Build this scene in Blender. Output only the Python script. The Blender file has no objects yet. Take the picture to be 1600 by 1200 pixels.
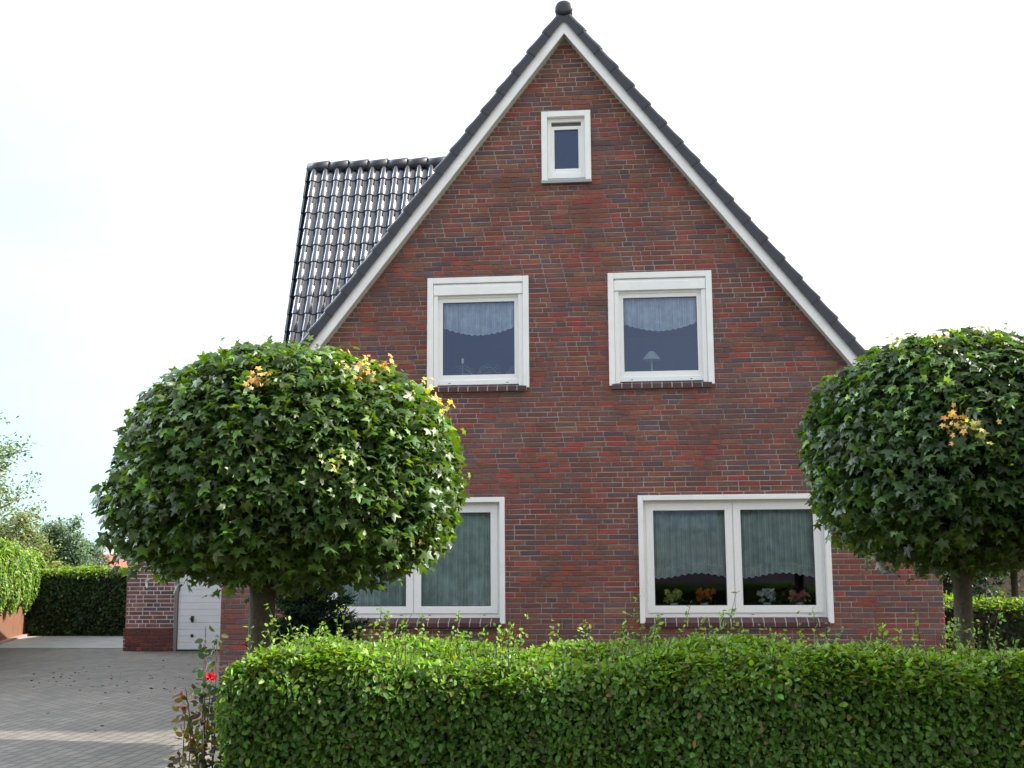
import bpy, math, random
import numpy as np
from mathutils import Vector, Matrix
random.seed(7); rng = np.random.default_rng(11)
S = bpy.context.scene; COL = S.collection
PI = math.pi
def rad(d): return math.radians(d)

# ------------------------------------------------------------------ camera
cam = bpy.data.cameras.new('camera'); camo = bpy.data.objects.new('camera', cam); COL.objects.link(camo)
yaw, pitch, roll = 0.0951, 0.1479, -0.0062
f0 = Vector((0, math.cos(pitch), math.sin(pitch))); u0 = Vector((0, -math.sin(pitch), math.cos(pitch))); r0 = Vector((1, 0, 0))
Z = Matrix.Rotation(yaw, 3, 'Z'); f0, u0, r0 = Z @ f0, Z @ u0, Z @ r0
r1 = math.cos(roll)*r0 + math.sin(roll)*u0; u1 = math.cos(roll)*u0 - math.sin(roll)*r0
M = Matrix((r1, u1, -f0)).transposed().to_4x4(); M.translation = (0.7045, -14.8242, 1.45)
camo.matrix_world = M
cam.sensor_width = 36; cam.lens = 36*1900/1600; cam.clip_start = .1; cam.clip_end = 3000
S.camera = camo
# ------------------------------------------------------------------ light
AZ, EL = 6, 37                       # towards the sun: degrees from +X turning to +Y, elevation
sv = Vector((math.cos(rad(AZ))*math.cos(rad(EL)), math.sin(rad(AZ))*math.cos(rad(EL)), math.sin(rad(EL))))
sl = bpy.data.lights.new('sun', 'SUN'); sl.energy = 5; sl.angle = rad(.6); sl.color = (1, .95, .86)
so = bpy.data.objects.new('sun', sl); COL.objects.link(so); so.rotation_euler = sv.to_track_quat('Z', 'Y').to_euler()
W = bpy.data.worlds.new('World'); S.world = W; W.use_nodes = True
nt = W.node_tree; bg = nt.nodes['Background']
sky = nt.nodes.new('ShaderNodeTexSky'); sky.sky_type = 'NISHITA'; sky.sun_disc = False
sky.sun_elevation = rad(EL); sky.sun_rotation = rad(90-AZ); sky.dust_density = 3.5; sky.air_density = 1.0; sky.ozone_density = 1.5
tc = nt.nodes.new('ShaderNodeTexCoord'); no = nt.nodes.new('ShaderNodeTexNoise'); no.inputs['Scale'].default_value = 1.6; no.inputs['Detail'].default_value = 6
cr = nt.nodes.new('ShaderNodeValToRGB'); cr.color_ramp.elements[0].position = .3; cr.color_ramp.elements[1].position = .75
cr.color_ramp.elements[0].color = (.35,)*3+(1,); cr.color_ramp.elements[1].color = (.8,)*3+(1,)
mx = nt.nodes.new('ShaderNodeMix'); mx.data_type = 'RGBA'
mx.inputs[7].default_value = (6.1, 6.2, 6.2, 1)     # thin bright cloud veil
nt.links.new(tc.outputs['Generated'], no.inputs['Vector']); nt.links.new(no.outputs[0], cr.inputs[0])
nt.links.new(cr.outputs[0], mx.inputs[0]); nt.links.new(sky.outputs[0], mx.inputs[6]); nt.links.new(mx.outputs[2], bg.inputs[0])
bg.inputs[1].default_value = .12
# bright sky patch added out of view on the left, for wing tile glints
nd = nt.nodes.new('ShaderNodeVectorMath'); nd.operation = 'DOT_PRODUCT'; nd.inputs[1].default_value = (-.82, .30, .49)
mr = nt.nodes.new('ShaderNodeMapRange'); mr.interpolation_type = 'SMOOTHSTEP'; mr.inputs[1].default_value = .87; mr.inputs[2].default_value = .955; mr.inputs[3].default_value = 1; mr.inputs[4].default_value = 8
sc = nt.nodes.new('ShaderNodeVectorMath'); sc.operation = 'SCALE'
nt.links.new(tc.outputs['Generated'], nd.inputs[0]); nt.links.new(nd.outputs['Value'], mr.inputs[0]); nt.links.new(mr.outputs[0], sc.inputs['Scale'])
# paler, faintly cyan sky away from the sun
cd = nt.nodes.new('ShaderNodeVectorMath'); cd.operation = 'DOT_PRODUCT'; cd.inputs[1].default_value = (-.62, .76, .17)
cm = nt.nodes.new('ShaderNodeMapRange'); cm.interpolation_type = 'SMOOTHSTEP'; cm.inputs[1].default_value = .88; cm.inputs[2].default_value = 1; cm.inputs[3].default_value = 0; cm.inputs[4].default_value = 1.5
n2 = nt.nodes.new('ShaderNodeTexNoise'); n2.inputs['Scale'].default_value = 3; n2.inputs['Detail'].default_value = 5; mm = nt.nodes.new('ShaderNodeMath'); mm.operation = 'MULTIPLY'; mm.use_clamp = True
m2 = nt.nodes.new('ShaderNodeMix'); m2.data_type = 'RGBA'; m2.inputs[7].default_value = (2.75, 4.1, 4.2, 1)
mp_ = nt.nodes.new('ShaderNodeMapping'); mp_.inputs['Scale'].default_value = (1, 1, 2.5)
nt.links.new(tc.outputs['Generated'], cd.inputs[0]); nt.links.new(cd.outputs['Value'], cm.inputs[0]); nt.links.new(tc.outputs['Generated'], mp_.inputs[0]); nt.links.new(mp_.outputs[0], n2.inputs['Vector'])
nt.links.new(cm.outputs[0], mm.inputs[0]); nt.links.new(n2.outputs[0], mm.inputs[1]); nt.links.new(mm.outputs[0], m2.inputs[0]); nt.links.new(mx.outputs[2], m2.inputs[6])
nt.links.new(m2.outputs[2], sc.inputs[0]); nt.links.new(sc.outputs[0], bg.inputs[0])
S.view_settings.view_transform = 'Standard'; S.view_settings.look = 'None'; S.view_settings.gamma = 1; S.view_settings.exposure = 1.3
S.render.engine = 'CYCLES'; S.cycles.max_bounces = 8; S.cycles.transparent_max_bounces = 8

# ------------------------------------------------------------------ helpers
def tagit(o, label=None, cat=None, group=None, kind=None):
    if label: o['label'] = label
    if cat: o['category'] = cat
    if group: o['group'] = group
    if kind: o['kind'] = kind
    return o
def empty(name, loc, label, cat, group=None):
    o = bpy.data.objects.new(name, None); COL.objects.link(o); o.location = loc; o.empty_display_size = .1
    return tagit(o, label, cat, group)
def root_loc(p):
    v = Vector((0, 0, 0))
    while p is not None: v = v + p.location; p = p.parent
    return v
class MB:
    """collects geometry; faces may be ragged"""
    def __init__(s): s.v = []; s.f = []; s.c = []; s.m = []
    def add(s, V, F, c=None, m=0):
        n = len(s.v); s.v.extend([tuple(p) for p in V]); s.f.extend([tuple(i+n for i in f) for f in F]); s.m.extend([m]*len(F))
        s.c.extend([c if c is not None else (1, 1, 1)]*len(V))
    def box(s, x0, x1, y0, y1, z0, z1, c=None, m=0):
        V = [(x, y, z) for z in (z0, z1) for y in (y0, y1) for x in (x0, x1)]
        s.add(V, [(0, 2, 3, 1), (4, 5, 7, 6), (0, 1, 5, 4), (2, 6, 7, 3), (0, 4, 6, 2), (1, 3, 7, 5)], c, m)
    def prism(s, poly, y0, y1, c=None, m=0):        # polygon in xz, counter-clockwise seen from -y
        n = len(poly); V = [(x, y0, z) for x, z in poly]+[(x, y1, z) for x, z in poly]
        F = [tuple(range(n)), tuple(range(2*n-1, n-1, -1))]+[(i, i+n, (i+1) % n+n, (i+1) % n) for i in range(n)]
        s.add(V, F, c, m)
    def tube(s, P, R, n=8, c=None, cap=True, m=0):
        P = [Vector(p) for p in P]; V = []; F = []
        a = None
        for i, p in enumerate(P):
            d = (P[min(i+1, len(P)-1)]-P[max(i-1, 0)]).normalized()
            if a is None: a = d.orthogonal().normalized()
            a = (a-d*a.dot(d)).normalized(); b = d.cross(a)
            for k in range(n):
                t = 2*PI*k/n; V.append(p+(a*math.cos(t)+b*math.sin(t))*R[i])
        for i in range(len(P)-1):
            for k in range(n): F.append((i*n+k, i*n+(k+1) % n, (i+1)*n+(k+1) % n, (i+1)*n+k))
        if cap: F.append(tuple(range(n-1, -1, -1))); F.append(tuple((len(P)-1)*n+k for k in range(n)))
        s.add(V, F, c, m)
    def build(s, name, mats, parent=None, smooth=False, loc=None):
        me = bpy.data.meshes.new(name); off = root_loc(parent) if parent else Vector(loc or (0, 0, 0))
        me.from_pydata([(x-off.x, y-off.y, z-off.z) for x, y, z in s.v], [], s.f)
        mats = mats if isinstance(mats, (list, tuple)) else [mats]
        for m in mats: me.materials.append(m)
        if len(mats) > 1: me.polygons.foreach_set('material_index', s.m)
        a = me.color_attributes.new('Col', 'FLOAT_COLOR', 'POINT')
        a.data.foreach_set('color', np.array([(*c, 1) for c in s.c], dtype=np.float32).ravel())
        if smooth: me.polygons.foreach_set('use_smooth', [True]*len(me.polygons))
        me.update(); o = bpy.data.objects.new(name, me); COL.objects.link(o)
        if parent: o.parent = parent
        else: o.location = off
        return o
def np_mesh(name, V, F, C, mat, parent=None, loc=None, smooth=False):
    off = root_loc(parent) if parent else Vector(loc or (0, 0, 0))
    V = np.asarray(V, dtype=np.float32)-np.array(off, dtype=np.float32)
    me = bpy.data.meshes.new(name); k = F.shape[1]
    me.vertices.add(len(V)); me.vertices.foreach_set('co', V.ravel())
    me.loops.add(F.size); me.loops.foreach_set('vertex_index', F.ravel().astype(np.int32))
    me.polygons.add(len(F)); me.polygons.foreach_set('loop_start', (np.arange(len(F))*k).astype(np.int32))
    me.update(calc_edges=True)
    a = me.color_attributes.new('Col', 'FLOAT_COLOR', 'POINT')
    a.data.foreach_set('color', np.concatenate([C, np.ones((len(C), 1))], 1).astype(np.float32).ravel())
    if smooth: me.polygons.foreach_set('use_smooth', np.ones(len(F), dtype=bool))
    me.materials.append(mat); o = bpy.data.objects.new(name, me); COL.objects.link(o)
    if parent: o.parent = parent
    else: o.location = off
    return o
def unit(a): return a/np.maximum(np.linalg.norm(a, axis=-1, keepdims=True), 1e-9)

# ------------------------------------------------------------------ materials
def mat(name, col=(.5, .5, .5), rough=.6, attr=False, noise=0, nscale=20, bump=0, bscale=60, spec=.5, metal=0, coat=0, noise2=0, n2scale=2):
    m = bpy.data.materials.new(name); m.use_nodes = True; t = m.node_tree; p = t.nodes['Principled BSDF']
    p.inputs['Roughness'].default_value = rough; p.inputs['Metallic'].default_value = metal
    p.inputs['Specular IOR Level'].default_value = spec; p.inputs['Coat Weight'].default_value = coat; p.inputs['Coat IOR'].default_value = 1.8 if coat else 1.5; p.inputs['Coat Roughness'].default_value = .12
    if attr:
        a = t.nodes.new('ShaderNodeAttribute'); a.attribute_name = 'Col'; src = a.outputs['Color']
    else:
        a = t.nodes.new('ShaderNodeRGB'); a.outputs[0].default_value = (*col, 1); src = a.outputs[0]
    g = t.nodes.new('ShaderNodeTexCoord')
    for amt, sc in ((noise, nscale), (noise2, n2scale)):
        if amt:
            n = t.nodes.new('ShaderNodeTexNoise'); n.inputs['Scale'].default_value = sc; n.inputs['Detail'].default_value = 5
            t.links.new(g.outputs['Object'], n.inputs['Vector'])
            r = t.nodes.new('ShaderNodeMapRange'); r.inputs[1].default_value = .3; r.inputs[2].default_value = .7
            r.inputs[3].default_value = 1-amt; r.inputs[4].default_value = 1+amt; t.links.new(n.outputs[0], r.inputs[0])
            v = t.nodes.new('ShaderNodeVectorMath'); v.operation = 'SCALE'; t.links.new(src, v.inputs[0]); t.links.new(r.outputs[0], v.inputs['Scale']); src = v.outputs[0]
    t.links.new(src, p.inputs['Base Color'])
    if bump:
        n = t.nodes.new('ShaderNodeTexNoise'); n.inputs['Scale'].default_value = bscale; n.inputs['Detail'].default_value = 4
        t.links.new(g.outputs['Object'], n.inputs['Vector'])
        b = t.nodes.new('ShaderNodeBump'); b.inputs['Strength'].default_value = bump; b.inputs['Distance'].default_value = .01
        t.links.new(n.outputs[0], b.inputs['Height']); t.links.new(b.outputs[0], p.inputs['Normal'])
    return m
def leafmat(name, rough=.4, trans=.35, tint=(1.3, 1.5, .5), spec=.5):
    m = mat(name, attr=True, rough=rough, noise=.18, nscale=9, spec=spec); t = m.node_tree; p = t.nodes['Principled BSDF']
    src = p.inputs['Base Color'].links[0].from_socket
    mu = t.nodes.new('ShaderNodeVectorMath'); mu.operation = 'MULTIPLY'; mu.inputs[1].default_value = tint; t.links.new(src, mu.inputs[0])
    tr = t.nodes.new('ShaderNodeBsdfTranslucent'); t.links.new(mu.outputs[0], tr.inputs[0])
    ms = t.nodes.new('ShaderNodeMixShader'); ms.inputs[0].default_value = trans
    t.links.new(p.outputs[0], ms.inputs[1]); t.links.new(tr.outputs[0], ms.inputs[2]); t.links.new(ms.outputs[0], t.nodes['Material Output'].inputs[0])
    return m
def brickmat():
    m = mat('clinker_brick', attr=True, rough=.72, noise=.22, nscale=38, bump=.5, bscale=90, spec=.35); t = m.node_tree; p = t.nodes['Principled BSDF']
    src = p.inputs['Base Color'].links[0].from_socket
    g = t.nodes.new('ShaderNodeTexCoord'); mp = t.nodes.new('ShaderNodeMapping'); mp.inputs['Scale'].default_value = (5, 5, 11)
    n = t.nodes.new('ShaderNodeTexNoise'); n.inputs['Scale'].default_value = 1.3; n.inputs['Detail'].default_value = 4; n.inputs['Roughness'].default_value = .65
    t.links.new(g.outputs['Object'], mp.inputs[0]); t.links.new(mp.outputs[0], n.inputs[0])
    r = t.nodes.new('ShaderNodeMapRange'); r.inputs[1].default_value = .46; r.inputs[2].default_value = .66; r.inputs[4].default_value = .75; t.links.new(n.outputs[0], r.inputs[0])
    x = t.nodes.new('ShaderNodeMix'); x.data_type = 'RGBA'; x.inputs[7].default_value = (.115, .066, .066, 1)
    t.links.new(r.outputs[0], x.inputs[0]); t.links.new(src, x.inputs[6])
    n2 = t.nodes.new('ShaderNodeTexNoise'); n2.inputs['Scale'].default_value = .7; n2.inputs['Detail'].default_value = 8; n2.inputs['Roughness'].default_value = .7; t.links.new(g.outputs['Object'], n2.inputs[0])
    r2 = t.nodes.new('ShaderNodeMapRange'); r2.inputs[1].default_value = .32; r2.inputs[2].default_value = .68; r2.inputs[3].default_value = .74; r2.inputs[4].default_value = 1.14; t.links.new(n2.outputs[0], r2.inputs[0])
    v2 = t.nodes.new('ShaderNodeVectorMath'); v2.operation = 'SCALE'; t.links.new(x.outputs[2], v2.inputs[0]); t.links.new(r2.outputs[0], v2.inputs['Scale']); t.links.new(v2.outputs[0], p.inputs['Base Color'])
    return m
def mortarmat(name='mortar', light=(.42, .38, .35), dark=(.17, .115, .10), lo=.40, hi=.60):
    m = mat(name, rough=.9, bump=.4, bscale=120); t = m.node_tree; p = t.nodes['Principled BSDF']
    g = t.nodes.new('ShaderNodeTexCoord'); n = t.nodes.new('ShaderNodeTexNoise'); n.inputs['Scale'].default_value = 1.1; n.inputs['Detail'].default_value = 7; n.inputs['Roughness'].default_value = .7
    t.links.new(g.outputs['Object'], n.inputs[0])
    r = t.nodes.new('ShaderNodeValToRGB'); r.color_ramp.elements[0].position = lo; r.color_ramp.elements[1].position = hi
    r.color_ramp.elements[0].color = (*dark, 1); r.color_ramp.elements[1].color = (*light, 1)
    t.links.new(n.outputs[0], r.inputs[0]); t.links.new(r.outputs[0], p.inputs['Base Color'])
    return m
def glassmat():
    m = bpy.data.materials.new('window_glass'); m.use_nodes = True; t = m.node_tree; t.nodes.remove(t.nodes['Principled BSDF'])
    a = t.nodes.new('ShaderNodeBsdfTransparent'); a.inputs[0].default_value = (.93, .97, .96, 1)
    b = t.nodes.new('ShaderNodeBsdfGlossy'); b.inputs['Roughness'].default_value = .01; b.inputs[0].default_value = (.55, .64, 1, 1)
    f = t.nodes.new('ShaderNodeFresnel'); f.inputs[0].default_value = 1.62
    s = t.nodes.new('ShaderNodeMixShader'); t.links.new(f.outputs[0], s.inputs[0]); t.links.new(a.outputs[0], s.inputs[1]); t.links.new(b.outputs[0], s.inputs[2])
    t.links.new(s.outputs[0], t.nodes['Material Output'].inputs[0]); return m
def paver():
    m = mat('grey_block_paving', rough=.85, bump=.3, bscale=200); t = m.node_tree; p = t.nodes['Principled BSDF']
    g = t.nodes.new('ShaderNodeTexCoord'); mp = t.nodes.new('ShaderNodeMapping'); mp.inputs['Rotation'].default_value = (0, 0, rad(90))
    b = t.nodes.new('ShaderNodeTexBrick'); b.inputs['Scale'].default_value = 1; b.inputs['Brick Width'].default_value = .21; b.inputs['Row Height'].default_value = .105
    b.inputs['Mortar Size'].default_value = .008; b.inputs['Mortar Smooth'].default_value = .3
    b.inputs['Color1'].default_value = (.136, .117, .094, 1); b.inputs['Color2'].default_value = (.092, .080, .066, 1); b.inputs['Mortar'].default_value = (.034, .031, .026, 1)
    n = t.nodes.new('ShaderNodeTexNoise'); n.inputs['Scale'].default_value = .9; n.inputs['Detail'].default_value = 9; n.inputs['Roughness'].default_value = .65
    r = t.nodes.new('ShaderNodeMapRange'); r.inputs[1].default_value = .3; r.inputs[2].default_value = .7; r.inputs[3].default_value = .72; r.inputs[4].default_value = 1.25
    v = t.nodes.new('ShaderNodeVectorMath'); v.operation = 'SCALE'
    t.links.new(g.outputs['Object'], mp.inputs[0]); t.links.new(mp.outputs[0], b.inputs[0]); t.links.new(g.outputs['Object'], n.inputs[0]); t.links.new(n.outputs[0], r.inputs[0])
    n3 = t.nodes.new('ShaderNodeTexNoise'); n3.inputs['Scale'].default_value = 3.5; n3.inputs['Detail'].default_value = 8; n3.inputs['Roughness'].default_value = .75; t.links.new(g.outputs['Object'], n3.inputs[0])
    r3 = t.nodes.new('ShaderNodeMapRange'); r3.inputs[1].default_value = .56; r3.inputs[2].default_value = .70; r3.inputs[4].default_value = .55; t.links.new(n3.outputs[0], r3.inputs[0])
    x3 = t.nodes.new('ShaderNodeMix'); x3.data_type = 'RGBA'; x3.inputs[7].default_value = (.055, .050, .036, 1); t.links.new(r3.outputs[0], x3.inputs[0]); t.links.new(b.outputs[0], x3.inputs[6])
    t.links.new(x3.outputs[2], v.inputs[0]); t.links.new(r.outputs[0], v.inputs['Scale']); t.links.new(v.outputs[0], p.inputs['Base Color'])
    bu = t.nodes.new('ShaderNodeBump'); bu.invert = True; bu.inputs['Strength'].default_value = .7; bu.inputs['Distance'].default_value = .01; t.links.new(b.outputs['Fac'], bu.inputs['Height']); t.links.new(bu.outputs[0], p.inputs['Normal'])
    return m
MT = dict(
    brick=brickmat(), mortar=mortarmat(), gmortar=mortarmat('pale_mortar', (.66, .62, .58), (.5, .46, .43)),
    white=mat('white_painted_frame', (.88, .88, .86), .35, noise=.03, nscale=6, noise2=.04, n2scale=1.5), sash=mat('white_plastic_sash', (.88, .88, .86), .3, noise=.02),
    grey=mat('grey_rubber', (.12, .12, .12), .7), board=mat('white_bargeboard', (.88, .87, .87), .4, noise=.05, nscale=5),
    soffit=mat('pale_green_soffit', (.52, .56, .47), .6, noise=.08, nscale=8),
    sill=mat('glazed_sill_brick', attr=True, rough=.35, noise=.15, nscale=40, bump=.15), metal=mat('zinc_sill', (.35, .38, .38), .4, metal=.4),
    tile=mat('glazed_black_pantile', (.012, .018, .034), .24, noise=.25, nscale=5, bump=.05, bscale=12, spec=.9, coat=1),
    verge=mat('glazed_black_verge_tile', (.011, .012, .021), .42, noise=.2, nscale=9, bump=.1, bscale=30, spec=.5, coat=.15),
    glass=glassmat(), plaster=mat('interior_plaster', (.55, .50, .45), .9), dark=mat('interior_furniture_brown', (.10, .03, .02), .6),
    roofdeck=mat('roof_boarding', (.10, .08, .06), .8), net=leafmat('net_curtain', .8, .12, (1, 1, 1), .1),
    door=mat('white_door_panel', (.76, .77, .79), .45, noise=.03, nscale=4), black=mat('black_plastic', (.02, .02, .02), .4),
    conc=mat('concrete_slab', (.25, .25, .235), .9, noise=.15, nscale=3, bump=.3, bscale=80, noise2=.1, n2scale=.6), conc2=mat('pale_concrete', (.48, .48, .46), .85, noise=.08),
    pave=paver(), soil=mat('garden_soil', (.06, .045, .03), .95, noise=.3, nscale=5, bump=.6, bscale=20),
    grass=mat('lawn_green', (.04, .065, .022), .9, noise=.3, nscale=12, bump=.7, bscale=40, noise2=.25, n2scale=.15),
    asphalt=mat('road_asphalt', (.055, .055, .055), .9, noise=.2, nscale=30, bump=.3, bscale=150),
    rust=mat('brown_painted_wall', (.15, .068, .036), .75, noise=.15, nscale=6, bump=.2, bscale=40), kerb=mat('reddish_kerb', (.30, .19, .16), .8, noise=.2, nscale=15),
    bark=mat('maple_bark', (.048, .043, .023), .9, noise=.35, nscale=30, bump=1.0, bscale=45, noise2=.25, n2scale=6), bark2=mat('grey_bark', (.11, .09, .075), .9, noise=.3, nscale=20, bump=.6, bscale=30),
    maple=leafmat('maple_leaf', .42, .38, (2.1, 1.95, .25), .45), hedge=leafmat('hedge_leaf', .48, .35, (1.6, 1.8, .35), .35), loose=leafmat('loose_leaf', .5, .4, (1.4, 1.5, .6)),
    needle=leafmat('conifer_needle', .8, .1, (1, 1, 1), .1), twig=mat('hedge_twigs', (.045, .035, .022), .9, noise=.4, nscale=15, bump=1, bscale=30),
    petal=leafmat('flower_petal', .6, .3, (1, 1, 1)), redroof=mat('red_roof_tile', (.32, .09, .06), .8, noise=.15, nscale=3),
    lamp=leafmat('cream_lampshade', .8, .4, (1, 1, 1)), ceramic=mat('white_ceramic', (.7, .68, .62), .25), redbrick=mat('plain_brown_brick', (.20, .13, .11), .85, noise=.2, nscale=12, noise2=.1),
    dry=mat('dry_leaf', attr=True, rough=.8),
)
t_ = MT['net'].node_tree; lwt = t_.nodes.new('ShaderNodeLayerWeight'); lwt.inputs[0].default_value = .5
nr_ = t_.nodes.new('ShaderNodeMapRange'); nr_.inputs[1].default_value = .03; nr_.inputs[2].default_value = .45; nr_.inputs[3].default_value = .68; nr_.inputs[4].default_value = 1
tp_ = t_.nodes.new('ShaderNodeBsdfTransparent'); mn_ = t_.nodes.new('ShaderNodeMixShader'); ou_ = t_.nodes['Material Output']; sr_ = ou_.inputs[0].links[0].from_socket
t_.links.new(lwt.outputs['Facing'], nr_.inputs[0]); t_.links.new(nr_.outputs[0], mn_.inputs[0]); t_.links.new(tp_.outputs[0], mn_.inputs[1]); t_.links.new(sr_, mn_.inputs[2]); t_.links.new(mn_.outputs[0], ou_.inputs[0])
# ------------------------------------------------------------------ leaves
def outline(kind):
    if kind == 'maple':
        pol = [(180, .08), (152, .38), (122, .64), (104, .46), (87, .50), (60, .98), (42, .64), (26, .52), (12, .80), (0, 1.10)]
        pts = [(r*math.sin(rad(a)), r*math.cos(rad(a))) for a, r in pol]+[(-r*math.sin(rad(a)), r*math.cos(rad(a))) for a, r in pol[-2:0:-1]]
        V = [(0, .06, .05)]+[(x, y, -.20*abs(x)**1.3-.10*max(y, 0)**2) for x, y in pts]
    elif kind == 'maple_curled':
        pol = [(180, .08), (150, .36), (120, .66), (103, .44), (88, .46), (60, 1.02), (40, .60), (25, .50), (11, .80), (0, 1.12)]
        pts = [(r*math.sin(rad(a)), r*math.cos(rad(a))) for a, r in pol]+[(-r*math.sin(rad(a)), r*math.cos(rad(a))) for a, r in pol[-2:0:-1]]
        V = [(0, .06, .10)]+[(x, y, -.42*abs(x)**1.2-.30*max(y, 0)**2+.12*math.sin(x*7)) for x, y in pts]
    elif kind == 'oval':
        pts = [(0, 0), (.24, .22), (.29, .5), (.18, .8), (0, 1), (-.18, .8), (-.29, .5), (-.24, .22)]
        V = [(0, .45, -.07)]+[(x, y, .22*abs(x)-.12*y*y) for x, y in pts]
    elif kind == 'small':
        pts = [(0, 0), (.3, .45), (0, 1), (-.3, .45)]; V = [(0, .45, -.06)]+[(x, y, .2*abs(x)) for x, y in pts]
    elif kind == 'needle':
        pts = [(-.10, 0), (.10, 0), (0, 1)]; return np.array([(x, y, 0) for x, y in pts]), np.array([(0, 1, 2)])
    n = len(pts); return np.array(V, dtype=float), np.array([(0, i+1, (i+1) % n+1) for i in range(n)])
TPL = {k: outline(k) for k in ('maple', 'maple_curled', 'oval', 'small', 'needle')}
def scatter(kind, pos, nrm, tip, size, col):
    T, F = TPL[kind]; N = len(pos)
    z = unit(nrm); y = unit(tip-(tip*z).sum(1, keepdims=True)*z); x = np.cross(y, z)
    V = pos[:, None]+(T[None, :, 0:1]*x[:, None]+T[None, :, 1:2]*y[:, None]+T[None, :, 2:3]*z[:, None])*np.asarray(size)[:, None, None]
    FF = F[None]+(np.arange(N)*len(T))[:, None, None]
    C = np.repeat(col, len(T), axis=0)
    return V.reshape(-1, 3), FF.reshape(-1, 3), C
def join(parts):
    V = []; F = []; C = []; n = 0
    for v, f, c in parts: V.append(v); F.append(f+n); C.append(c); n += len(v)
    return np.concatenate(V), np.concatenate(F), np.concatenate(C)
def cols(base, n, var=.25, hue=.12):
    b = np.array(base)[None]*(1+var*rng.standard_normal((n, 1))).clip(.4, 1.9)
    return (b*(1+hue*rng.standard_normal((n, 3)))).clip(.004, .9)
def rnd(n): return unit(rng.standard_normal((n, 3)))
def lumps(d, k, seed, amp):
    r = np.random.default_rng(seed); c = unit(r.standard_normal((k, 3))); a = r.uniform(-.6, 1, k)*amp
    return 1+(a[None]*np.exp(-((1-d@c.T)/.035))).sum(1)

def globe_maple(name, label, base, cc, rad3, lower, nleaf, trunk_r, seed, tips=(), size=.085, base_col=(.046, .092, .017), group=None, topcol=(.10, .19, .03)):
    t = empty(name, base, label, 'tree', group)
    cc = np.array(cc, dtype=float); R3 = np.array(rad3, dtype=float)
    b = MB(); bz = cc[2]-lower*.75
    b.tube([(base[0], base[1], -.05), (base[0]+.01, base[1], .25), (base[0]-.01, base[1], .8), (base[0], base[1], bz), (base[0]+.01, base[1], bz+.22)],
           [trunk_r*1.3, trunk_r*1.05, trunk_r*.98, trunk_r*1.05, trunk_r*.9], 14)
    r = random.Random(seed)
    for i in range(16):
        a = 2*PI*i/16+r.uniform(-.2, .2); e = r.uniform(.02, .9)
        p0 = Vector((base[0], base[1], bz+.05+r.uniform(0, .15))); L = R3[0]*.8
        p3 = Vector((cc[0]+math.cos(a)*L*math.cos(e), cc[1]+math.sin(a)*L*math.cos(e), bz+.15+math.sin(e)*(R3[2]+lower)*.7))
        p1 = p0.lerp(p3, .35)+Vector((0, 0, .08)); p2 = p0.lerp(p3, .7)+Vector((r.uniform(-.06, .06), r.uniform(-.06, .06), .05))
        b.tube([p0, p1, p2, p3], [trunk_r*.4, trunk_r*.28, trunk_r*.17, .008], 6)
        for k in range(5):
            q0 = p1.lerp(p3, r.uniform(.1, .9)); q1 = q0+Vector((r.uniform(-.35, .35), r.uniform(-.35, .35), r.uniform(-.05, .35)))
            b.tube([q0, q0.lerp(q1, .5)+Vector((0, 0, .02)), q1], [.014, .009, .004], 5)
    b.build('trunk', MT['bark'], t, smooth=True)
    def surf(d):
        up = d[:, 2:3] > 0
        r3 = np.where(up, R3[None], np.array([R3[0], R3[1], lower])[None])
        p = np.where(up[:, 0], 2.45, 3.0); k = (np.abs(d/r3)**p[:, None]).sum(1)**(-1/p)
        return k*lumps(d, 60, seed, .10)
    parts = []
    for frac, lo, hi, sc in ((.70, .86, 1.03, 1), (.30, .5, .9, 1)):
        n = int(nleaf*frac); d = rnd(int(n*1.3)); w = rng.random(len(d)) < (1-.35*(d[:, 2] < -.3)); d = d[w][:n]; n = len(d)
        k = surf(d)*rng.uniform(lo, hi, n)
        pos = cc+d*k[:, None]
        pos[:, 2] += rng.normal(0, .03, n)-np.abs(rng.normal(0, .09, n))*(d[:, 2] < -.15)
        out = unit(d/R3[None])
        out[:, 2] = np.where(out[:, 2] < 0, out[:, 2]*.3, out[:, 2])
        nrm = unit(out*.55+np.array([0, 0, .72])+rng.normal(0, .48, (n, 3)))
        tip = out*.85+np.array([0, 0, -.55])+rng.normal(0, .38, (n, 3))
        c = cols(base_col, n, .22, .10)
        yy = rng.random(n) < .05+.12*np.clip(out[:, 2], 0, 1); c[yy] = cols(topcol, yy.sum(), .3, .12)
        sz = rng.uniform(.6, 1.3, n)*size; h_ = n//2
        parts.append(scatter('maple', pos[:h_], nrm[:h_], tip[:h_], sz[:h_], c[:h_])); parts.append(scatter('maple_curled', pos[h_:], nrm[h_:], tip[h_:], sz[h_:], c[h_:]))
    # young shoots standing proud of the crown, some of them orange
    sh = [(d, c_, m_*3, .62) for d, c_, m_ in tips]
    rr = np.random.default_rng(seed+5); dd = unit(rr.standard_normal((26, 3))*np.array([1, 1, .6])+np.array([0, -.2, .75]))
    sh += [(tuple(d*R3), (.10, .19, .035), 7, .8) for d in dd]
    for d, c_, m_, s_ in sh:
        d = unit(np.array([d], dtype=float)); k = surf(d)[0]*1.02; p = cc+d[0]*k
        pos = p+rng.normal(0, .05, (m_, 3)); nr = unit(d+rng.normal(0, .5, (m_, 3))+np.array([0, -.2, .3])); tp = rng.normal(0, .6, (m_, 3))+np.array([0, 0, .2])+d*.4
        parts.append(scatter('maple', pos, nr, tp, rng.uniform(.6, 1.05, m_)*size*s_, cols(c_, m_, .18, .08)))
    np_mesh('crown', *join(parts), MT['maple'], t)
    return t

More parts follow.
